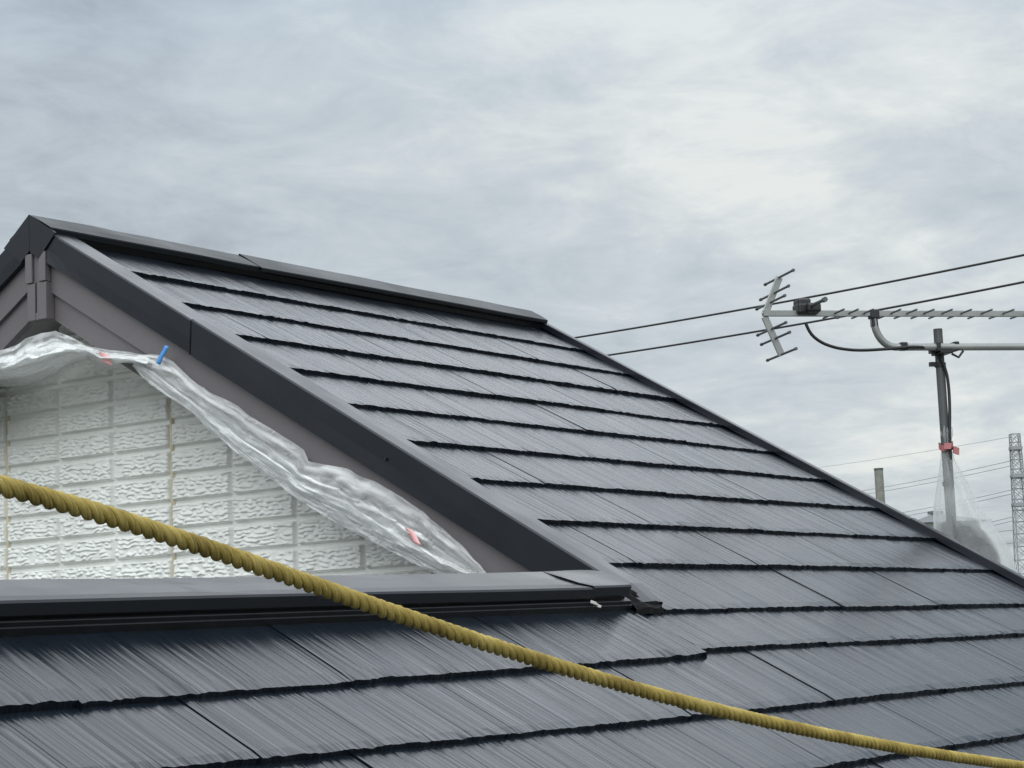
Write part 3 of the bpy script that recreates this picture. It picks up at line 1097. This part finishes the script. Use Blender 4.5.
for x in (834, 848, 863, 890, 906, 923, 941, 960, 980.5, 1002, 1023.5, 1045, 1067, 1089, 1110):
    c = bp_(x)
    m = MB(); m.tube([c - edir * .078, c + edir * .07], .0028, 6); m.build('director', M_GALV, ant)
for sgn, end, els in ((1, (779.5, 277), ((779, 277.5), (774.3, 293), (770.5, 302.5))), (-1, (781.8, 355.5), ((781.5, 354.6), (775.3, 338.5), (771.5, 329)))):
    a = apl(764.5, 315.5 if sgn > 0 else 316.5, OB); b = apl(*end, OB)
    m = MB()
    d = (b - a) / np.linalg.norm(b - a)
    nrm = np.cross(d, edir)
    m.box((a + b) / 2, np.linalg.norm(b - a), .006, .020, (d, edir, nrm))
    m.build('reflector_arm', M_ALU, ant, bevel=.002)
    for e in els:
        c = apl(*e, OB)
        m = MB(); m.tube([c - edir * .105, c + edir * .105], .0033, 6)
        for s_ in (-1, 1):
            m.tube([c + edir * .100 * s_, c + edir * .109 * s_], .0046, 6)
        m.build('reflector_rod', M_GALV, ant)
c = bp_(806) + np.array([0, 0, .011])
m = MB()
m.box(c, .062, .052, .030, (bdir, edir, (0, 0, 1)))
m.box(c + np.array([0, 0, .012]) - bdir * .01, .038, .045, .034, (bdir, edir, (0, 0, 1)))
m.box(c + bdir * .010 + edir * .02, .040, .045, .026, (bdir, edir, (0, 0, 1)))
m.build('feed_box', M_BLACK, ant, bevel=.006)
m = MB()
c2 = c + np.array([0, 0, .004])
m.tube([c2 - edir * .10, c2 + edir * .135], .005, 8)
m.tube([c2 + edir * .128, c2 + edir * .140], .0075, 8)
m.build('dipole', M_GALV, ant)
# curved support arm
za = apl(938, 347, OB)[2]
pa = [bp_(873), None]
a0 = bp_(873.5)
xs_l = a0
R_ = .075
bend = []
drop = zb - za
for t in np.linspace(0, math.pi / 2, 9):
    bend.append(a0 + bdir * (R_ * (1 - math.cos(t))) * .8 + np.array([0, 0, -(drop - R_) - R_ * math.sin(t)]))
far_end = bp_(1062)
bend2 = []
for t in np.linspace(math.pi / 2, 0, 9):
    bend2.append(far_end - bdir * (R_ * (1 - math.cos(t))) * .8 + np.array([0, 0, -(drop - R_) - R_ * math.sin(t)]))
m = MB()
m.tube([a0] + bend + bend2 + [far_end], .0105, 12)
m.build('support_arm', M_ALU, ant, smooth=True)
for q in (a0, far_end):
    m = MB()
    m.box(q + np.array([0, 0, -.002]), .026, .026, .026, (bdir, edir, (0, 0, 1)))
    m.box(q + np.array([0, 0, -.026]), .017, .02, .024, (bdir, edir, (0, 0, 1)))
    m.build('clamp', M_BLACK, ant, bevel=.003)
m = MB()
cm = np.array([MX, MY, za]) + edir * OB * .5
m.box(cm - np.array([0, 0, .012]), .038, .062, .014, (bdir, edir, (0, 0, 1)))
m.box(cm - bdir * .022 + np.array([0, 0, .0]), .012, .06, .026, (bdir, edir, (0, 0, 1)))
m.box(cm + bdir * .036 + np.array([0, 0, .002]), .014, .05, .026, (bdir, edir, (0, 0, 1)))
m.tube([cm + bdir * .02 + edir * .02 - np.array([0, 0, .02]), cm + bdir * .04 + edir * .02 - np.array([0, 0, .03]), cm + bdir * .055 + edir * .02 - np.array([0, 0, .012])], .004, 6)
m.build('clamp', M_BLACK, ant, bevel=.003)
m = MB()
cb = [(805, 319), (806, 326), (810, 334), (818, 341), (830, 346.5), (845, 349.5), (862, 350.5), (878, 349.5), (895, 348.5), (905, 347), (918, 346.5), (930, 348), (936, 352), (941, 359), (945.5, 368), (948, 380), (949.3, 395), (949.8, 412), (949.6, 430), (950, 445), (951.5, 470), (953.5, 500), (956.5, 545), (959, 580)]
ts = np.linspace(0, 1, 90)
pp = poly_at([(x, y) for x, y in cb], ts)
pts = [apl(x, y, .05 if x < 930 else .018) for x, y in pp]
pts = [np.mean(pts[max(0, i - 2):i + 3], axis=0) for i in range(len(pts))]
m.tube(pts, .0045, 7)
cable = m.build('cable', M_CABLE, ant, smooth=True)
for y_ in (347, 365, 484):
    c = np.array([MX, MY, apl(940, y_)[2]])
    m = MB()
    m.tube([c - np.array([0, 0, .006]), c + np.array([0, 0, .006])], .0165, 10)
    if y_ == 365:
        m.box(c - bdir * .022 + np.array([0, 0, .002]), .02, .012, .012, (bdir, edir, (0, 0, 1)))
    m.build('cable_tie', M_BLACK, cable)
m = MB()
m.box(apl(903, 346.5, OB), .022, .022, .023, (bdir, edir, (0, 0, 1)))
m.build('cable_tie', M_BLACK, cable, bevel=.003)

# ---------------------------------------------------------------- satellite dish wrapped in a clear bag
cdish = apl(959, 561, -.05)
dish = empty('satellite_dish', (cdish[0], cdish[1], cdish[2] - .2), 'grey satellite dish wrapped in a clear bag beside the mast', 'satellite dish')
nd = np.array([-.80, -.62, .22]); nd /= np.linalg.norm(nd)
ua = np.cross(nd, [0, 0, 1.0]); ua /= np.linalg.norm(ua); ub = np.cross(ua, nd)
m = MB()
P = []
for r in np.linspace(.0, .118, 9):
    P.append([cdish + r * (math.cos(a) * ua + math.sin(a) * ub) - nd * (.03 - .03 * (r / .118) ** 2) for a in np.linspace(0, 2 * math.pi, 32, endpoint=False)])
m.grid(P, close_v=True)
o = m.build('reflector', M_DISH, dish, smooth=True)
s_ = o.modifiers.new('thick', 'SOLIDIFY'); s_.thickness = .003
m = MB()
pm = np.array([MX, MY, cdish[2]])
m.tube([cdish - nd * .03, lerp(cdish - nd * .03, pm, .5) + np.array([0, 0, -.02]), pm], .012, 8)
m.box(pm, .05, .05, .08)
m.build('mount', M_DISH, dish)
m = MB()
m.tube([cdish - ub * .13, cdish - ub * .16 + nd * .04, cdish - ub * .12 + nd * .07], .006, 6)
m.tube([cdish - ub * .13 + nd * .08, cdish - ub * .11 + nd * .05], .018, 10)
m.build('receiver_arm', M_DISH, dish)

m = MB()
rows = [(428, 941, 952), (434, 940, 953), (440, 942, 950.5), (446, 942.5, 950), (454, 941, 952), (462, 940.5, 954.5), (474, 939.5, 961), (488, 938, 967), (502, 936.5, 973), (516, 936, 981), (530, 937, 991), (545, 941, 1001), (560, 947, 1008), (575, 953, 1012), (592, 960, 1012), (606, 970, 1004)]
NR = 64
P = []
g2 = np.random.default_rng(5)
fold = smooth_noise(NR + 12, 2.0, g2)[:NR]; fold[-3:] = fold[0]
fold2 = smooth_noise(NR + 12, 3.3, g2)[:NR]; fold2[-3:] = fold2[0]
for ri, (y, xl, xr) in enumerate(rows):
    a, b = apl(xl, y, 0), apl(xr, y, 0)
    c, hw = (a + b) / 2, np.linalg.norm(b - a) / 2
    rd = max(hw * .85, .014) if y < 470 else min(hw * 1.1, .15)
    R = []
    for j in range(NR):
        t = 2 * math.pi * j / NR
        pl = (.12 * fold[j] + .07 * fold2[(j + ri // 4) % NR]) * (1.3 if ri < 10 else .7)
        k = 1 + pl * (.35 + .65 * abs(math.sin(t))) + random.gauss(0, .008)
        R.append(c + bdir * hw * math.cos(t) * (1 + pl * .35 * abs(math.sin(t)) + random.gauss(0, .006)) + edir * rd * math.sin(t) * k + np.array([0, 0, random.gauss(0, .003)]))
    P.append(R)
m.grid(P, close_v=True)
bag = m.build('plastic_bag', M_BAG, None, smooth=True)
sb = bag.modifiers.new('sub', 'SUBSURF'); sb.levels = 1; sb.render_levels = 1
tag(bag, 'clear plastic bag tied round the mast with red tape', 'plastic bag')
m = MB()
c = np.array([MX, MY, apl(945, 447)[2]])
pts = [c + bdir * (.019 * math.cos(t) + .001) + edir * .021 * math.sin(t) + np.array([0, 0, .006 * math.sin(2 * t)]) for t in np.linspace(0, 2 * math.pi, 20)]
P = [[p + np.array([0, 0, -.008]), p + np.array([0, 0, .009])] for p in pts]
m.grid(P)
m.box(c + bdir * .023 + edir * .016 - np.array([0, 0, .012]), .018, .003, .020, (bdir * .9 + np.array([0, 0, -.3]), edir, (0.2, 0, .95)))
m.box(c - bdir * .006 + edir * .024 + np.array([0, 0, .0]), .020, .004, .018, (bdir, edir, (0.3, 0, .9)))
tp = m.build('tape', M_RED, bag)
s_ = tp.modifiers.new('thick', 'SOLIDIFY'); s_.thickness = .0008

# ---------------------------------------------------------------- overhead service cables
for (a, b, Z0_, Z1_, lab) in (((583, 336.5), (1024, 255), 16, 13, 'upper black overhead cable crossing behind the antenna'),
                              ((613, 354.5), (1024, 282), 16, 13, 'lower black overhead cable crossing behind the antenna')):
    A, B = at(*a, Z0_), at(*b, Z1_)
    pts = []
    for t in np.linspace(-2.2, 2.4, 60):
        p = lerp(A, B, t)
        p[2] += .075 * (t * t - t)
        pts.append(p)
    m = MB(); m.tube(pts, .0082, 6)
    tag(m.build('overhead_cable', M_CABLE, None, smooth=True), lab, 'cable', 'black service cables in the sky')

# ---------------------------------------------------------------- utility pole
pt = at(878.5, 469, 42)
pole = empty('utility_pole', (pt[0], pt[1], GROUND), 'weathered utility pole top rising behind the far verge', 'pole')
m = MB()
low = at(881.5, 500, 42)
lean = np.array([low[0] - pt[0], low[1] - pt[1]]) / (pt[2] - low[2])
m.tube([(pt[0] + lean[0] * 4, pt[1] + lean[1] * 4, GROUND), (pt[0], pt[1], pt[2] - .6), (pt[0], pt[1], pt[2])], [.15, .095, .092], 14)
m.build('shaft', M_CONC, pole)
m = MB()
m.tube([(pt[0], pt[1], pt[2] - .02), (pt[0], pt[1], pt[2] + .015)], .10, 14)
m.build('cap', M_GALV, pole)
m = MB()
m.tube([(pt[0], pt[1], pt[2] - 1.7), (pt[0], pt[1], pt[2] - 1.6)], .115, 14)
m.build('band', M_GALV, pole)

# ---------------------------------------------------------------- neighbouring house beyond the verge
ZN = 36.0
rl, rr = at(931, 514.5, ZN), at(940, 514.5, ZN)
el_ = at(893, 532, ZN)
nb = empty('house', (rl[0], rl[1], GROUND), 'neighbouring house with grey hipped roof and pale walls behind the mast', 'house')
rx = np.array([RT[0], RT[1], 0]); rx /= np.linalg.norm(rx)
fy_ = np.array([FW[0], FW[1], 0]); fy_ /= np.linalg.norm(fy_)
zr_, ze = rl[2], at(930, 527, ZN)[2]
hw = (rl - el_) @ rx
hw = abs(hw)
cR = (rl + rr) / 2
half = (rr - rl) @ rx / 2
def NP(a, b, z): return np.array([cR[0], cR[1], 0]) + rx * a + fy_ * b + np.array([0, 0, z])
e1 = half + hw * .80; dep = 1.6
m = MB()
A_, B_ = NP(-half, 0, zr_), NP(half, 0, zr_)
C_ = [NP(-e1, -dep, ze), NP(e1, -dep, ze), NP(e1, dep, ze), NP(-e1, dep, ze)]
m.quad(C_[0], C_[1], B_, A_); m.quad(C_[2], C_[3], A_, B_); m.quad(C_[1], C_[2], B_); m.quad(C_[3], C_[0], A_); m.quad(*C_[::-1])
m.build('roof', M_NROOF, nb)
m = MB()
m.box((A_ + B_) / 2 + np.array([0, 0, .03]), 2 * half + .1, .12, .05, (rx, fy_, (0, 0, 1)))
m.build('ridge', M_NROOF, nb)
m = MB()
m.box(NP(0, 0, (GROUND + ze) / 2), 2 * e1 - .35, 2 * dep - .35, ze - GROUND - .01, (rx, fy_, (0, 0, 1)))
m.build('wall', M_NWALL, nb)

# ---------------------------------------------------------------- transmission tower and its lines
ZT = 300.0
tt = at(1014.5, 434, ZT)
tw = empty('transmission_tower', (tt[0], tt[1], GROUND), 'grey steel lattice transmission tower at the right edge', 'tower')
htop = tt[2]
def half_w(z):
    return lerp(.66, 1.5, ((htop - z) / (htop - GROUND)) ** 1.1)
def leg(i, z):
    sx, sy = ((-1, -1), (1, -1), (1, 1), (-1, 1))[i % 4]
    w = half_w(z)
    return np.array([tt[0], tt[1], 0]) + rx * sx * w + fy_ * sy * w + np.array([0, 0, z])
lv = [GROUND]
z = htop
zl = []
while z > GROUND + 1:
    zl.append(z); z -= max(1.1, half_w(z) * 1.9)
zl.append(GROUND)
m = MB()
for i in range(4):
    m.tube([leg(i, z) for z in zl], .085, 5)
m.build('leg_frame', M_TOWER, tw)
m = MB()
for z0, z1 in zip(zl[:-1], zl[1:]):
    for i in range(4):
        m.tube([leg(i, z0), leg(i + 1, z1)], .045, 4)
        m.tube([leg(i + 1, z0), leg(i, z1)], .045, 4)
        m.tube([leg(i, z0), leg(i + 1, z0)], .05, 4)
m.build('bracing', M_TOWER, tw)
arms = []
for ya_ in (448.5, 476.5, 505.5):
    z = at(1014, ya_, ZT)[2]
    m = MB()
    w = half_w(z)
    c = np.array([tt[0], tt[1], z])
    for sy in (-1, 1):
        m.tube([c - rx * (w + .35) , c + fy_ * sy * w + rx * 0], .06, 4)
        m.tube([c + rx * (w + .35), c + fy_ * sy * w], .06, 4)
    m.box(c, 2 * w + .3, 2 * w + .3, .5, (rx, fy_, (0, 0, 1)))
    arm = m.build('cross_arm', M_TOWER, tw)
    for sx in (-1, 1):
        m = MB()
        for k in range(6):
            q = c + rx * sx * (w * .5) - np.array([0, 0, .6 + .28 * k])
            m.tube([q, q - np.array([0, 0, .12])], .17, 8)
        m.build('insulator', M_NWALL, arm)
    arms.append((z, w))
wires = [((1010, 461), (882, 487.5)), ((1010, 466), (882, 491.5)), ((1011, 490), (900, 513)), ((1011, 494), (900, 517)), ((1012, 517), (940, 532)), ((1012, 521), (940, 536)),
         ((1013, 530), (940, 536)), ((1013, 543), (940, 546)), ((1010, 437), (830, 466))]
wl_lab = ['topmost of the faint conductor pairs left of the tower', 'second of the faint conductors left of the tower', 'third of the faint conductors left of the tower', 'fourth of the faint conductors left of the tower',
          'fifth of the faint conductors left of the tower', 'sixth of the faint conductors left of the tower', 'flatter faint conductor low beside the tower', 'lowest faint conductor beside the tower', 'thin earth wire from the top of the tower']
for (a, b), lab in zip(wires, wl_lab):
    A = at(*a, ZT)
    B = at(b[0], b[1], ZT * 1.28)
    pts = []
    for t in np.linspace(-.35 if False else 0, 2.3, 30):
        p = lerp(A, B, t); p[2] += 1.2 * (t * t - t) * .5
        pts.append(p)
    m = MB(); m.tube(pts, .030 if 'earth' in lab else .045, 5)
    tag(m.build('power_line', M_WIRE, None, smooth=True), lab, 'power line', 'transmission lines left of the tower')
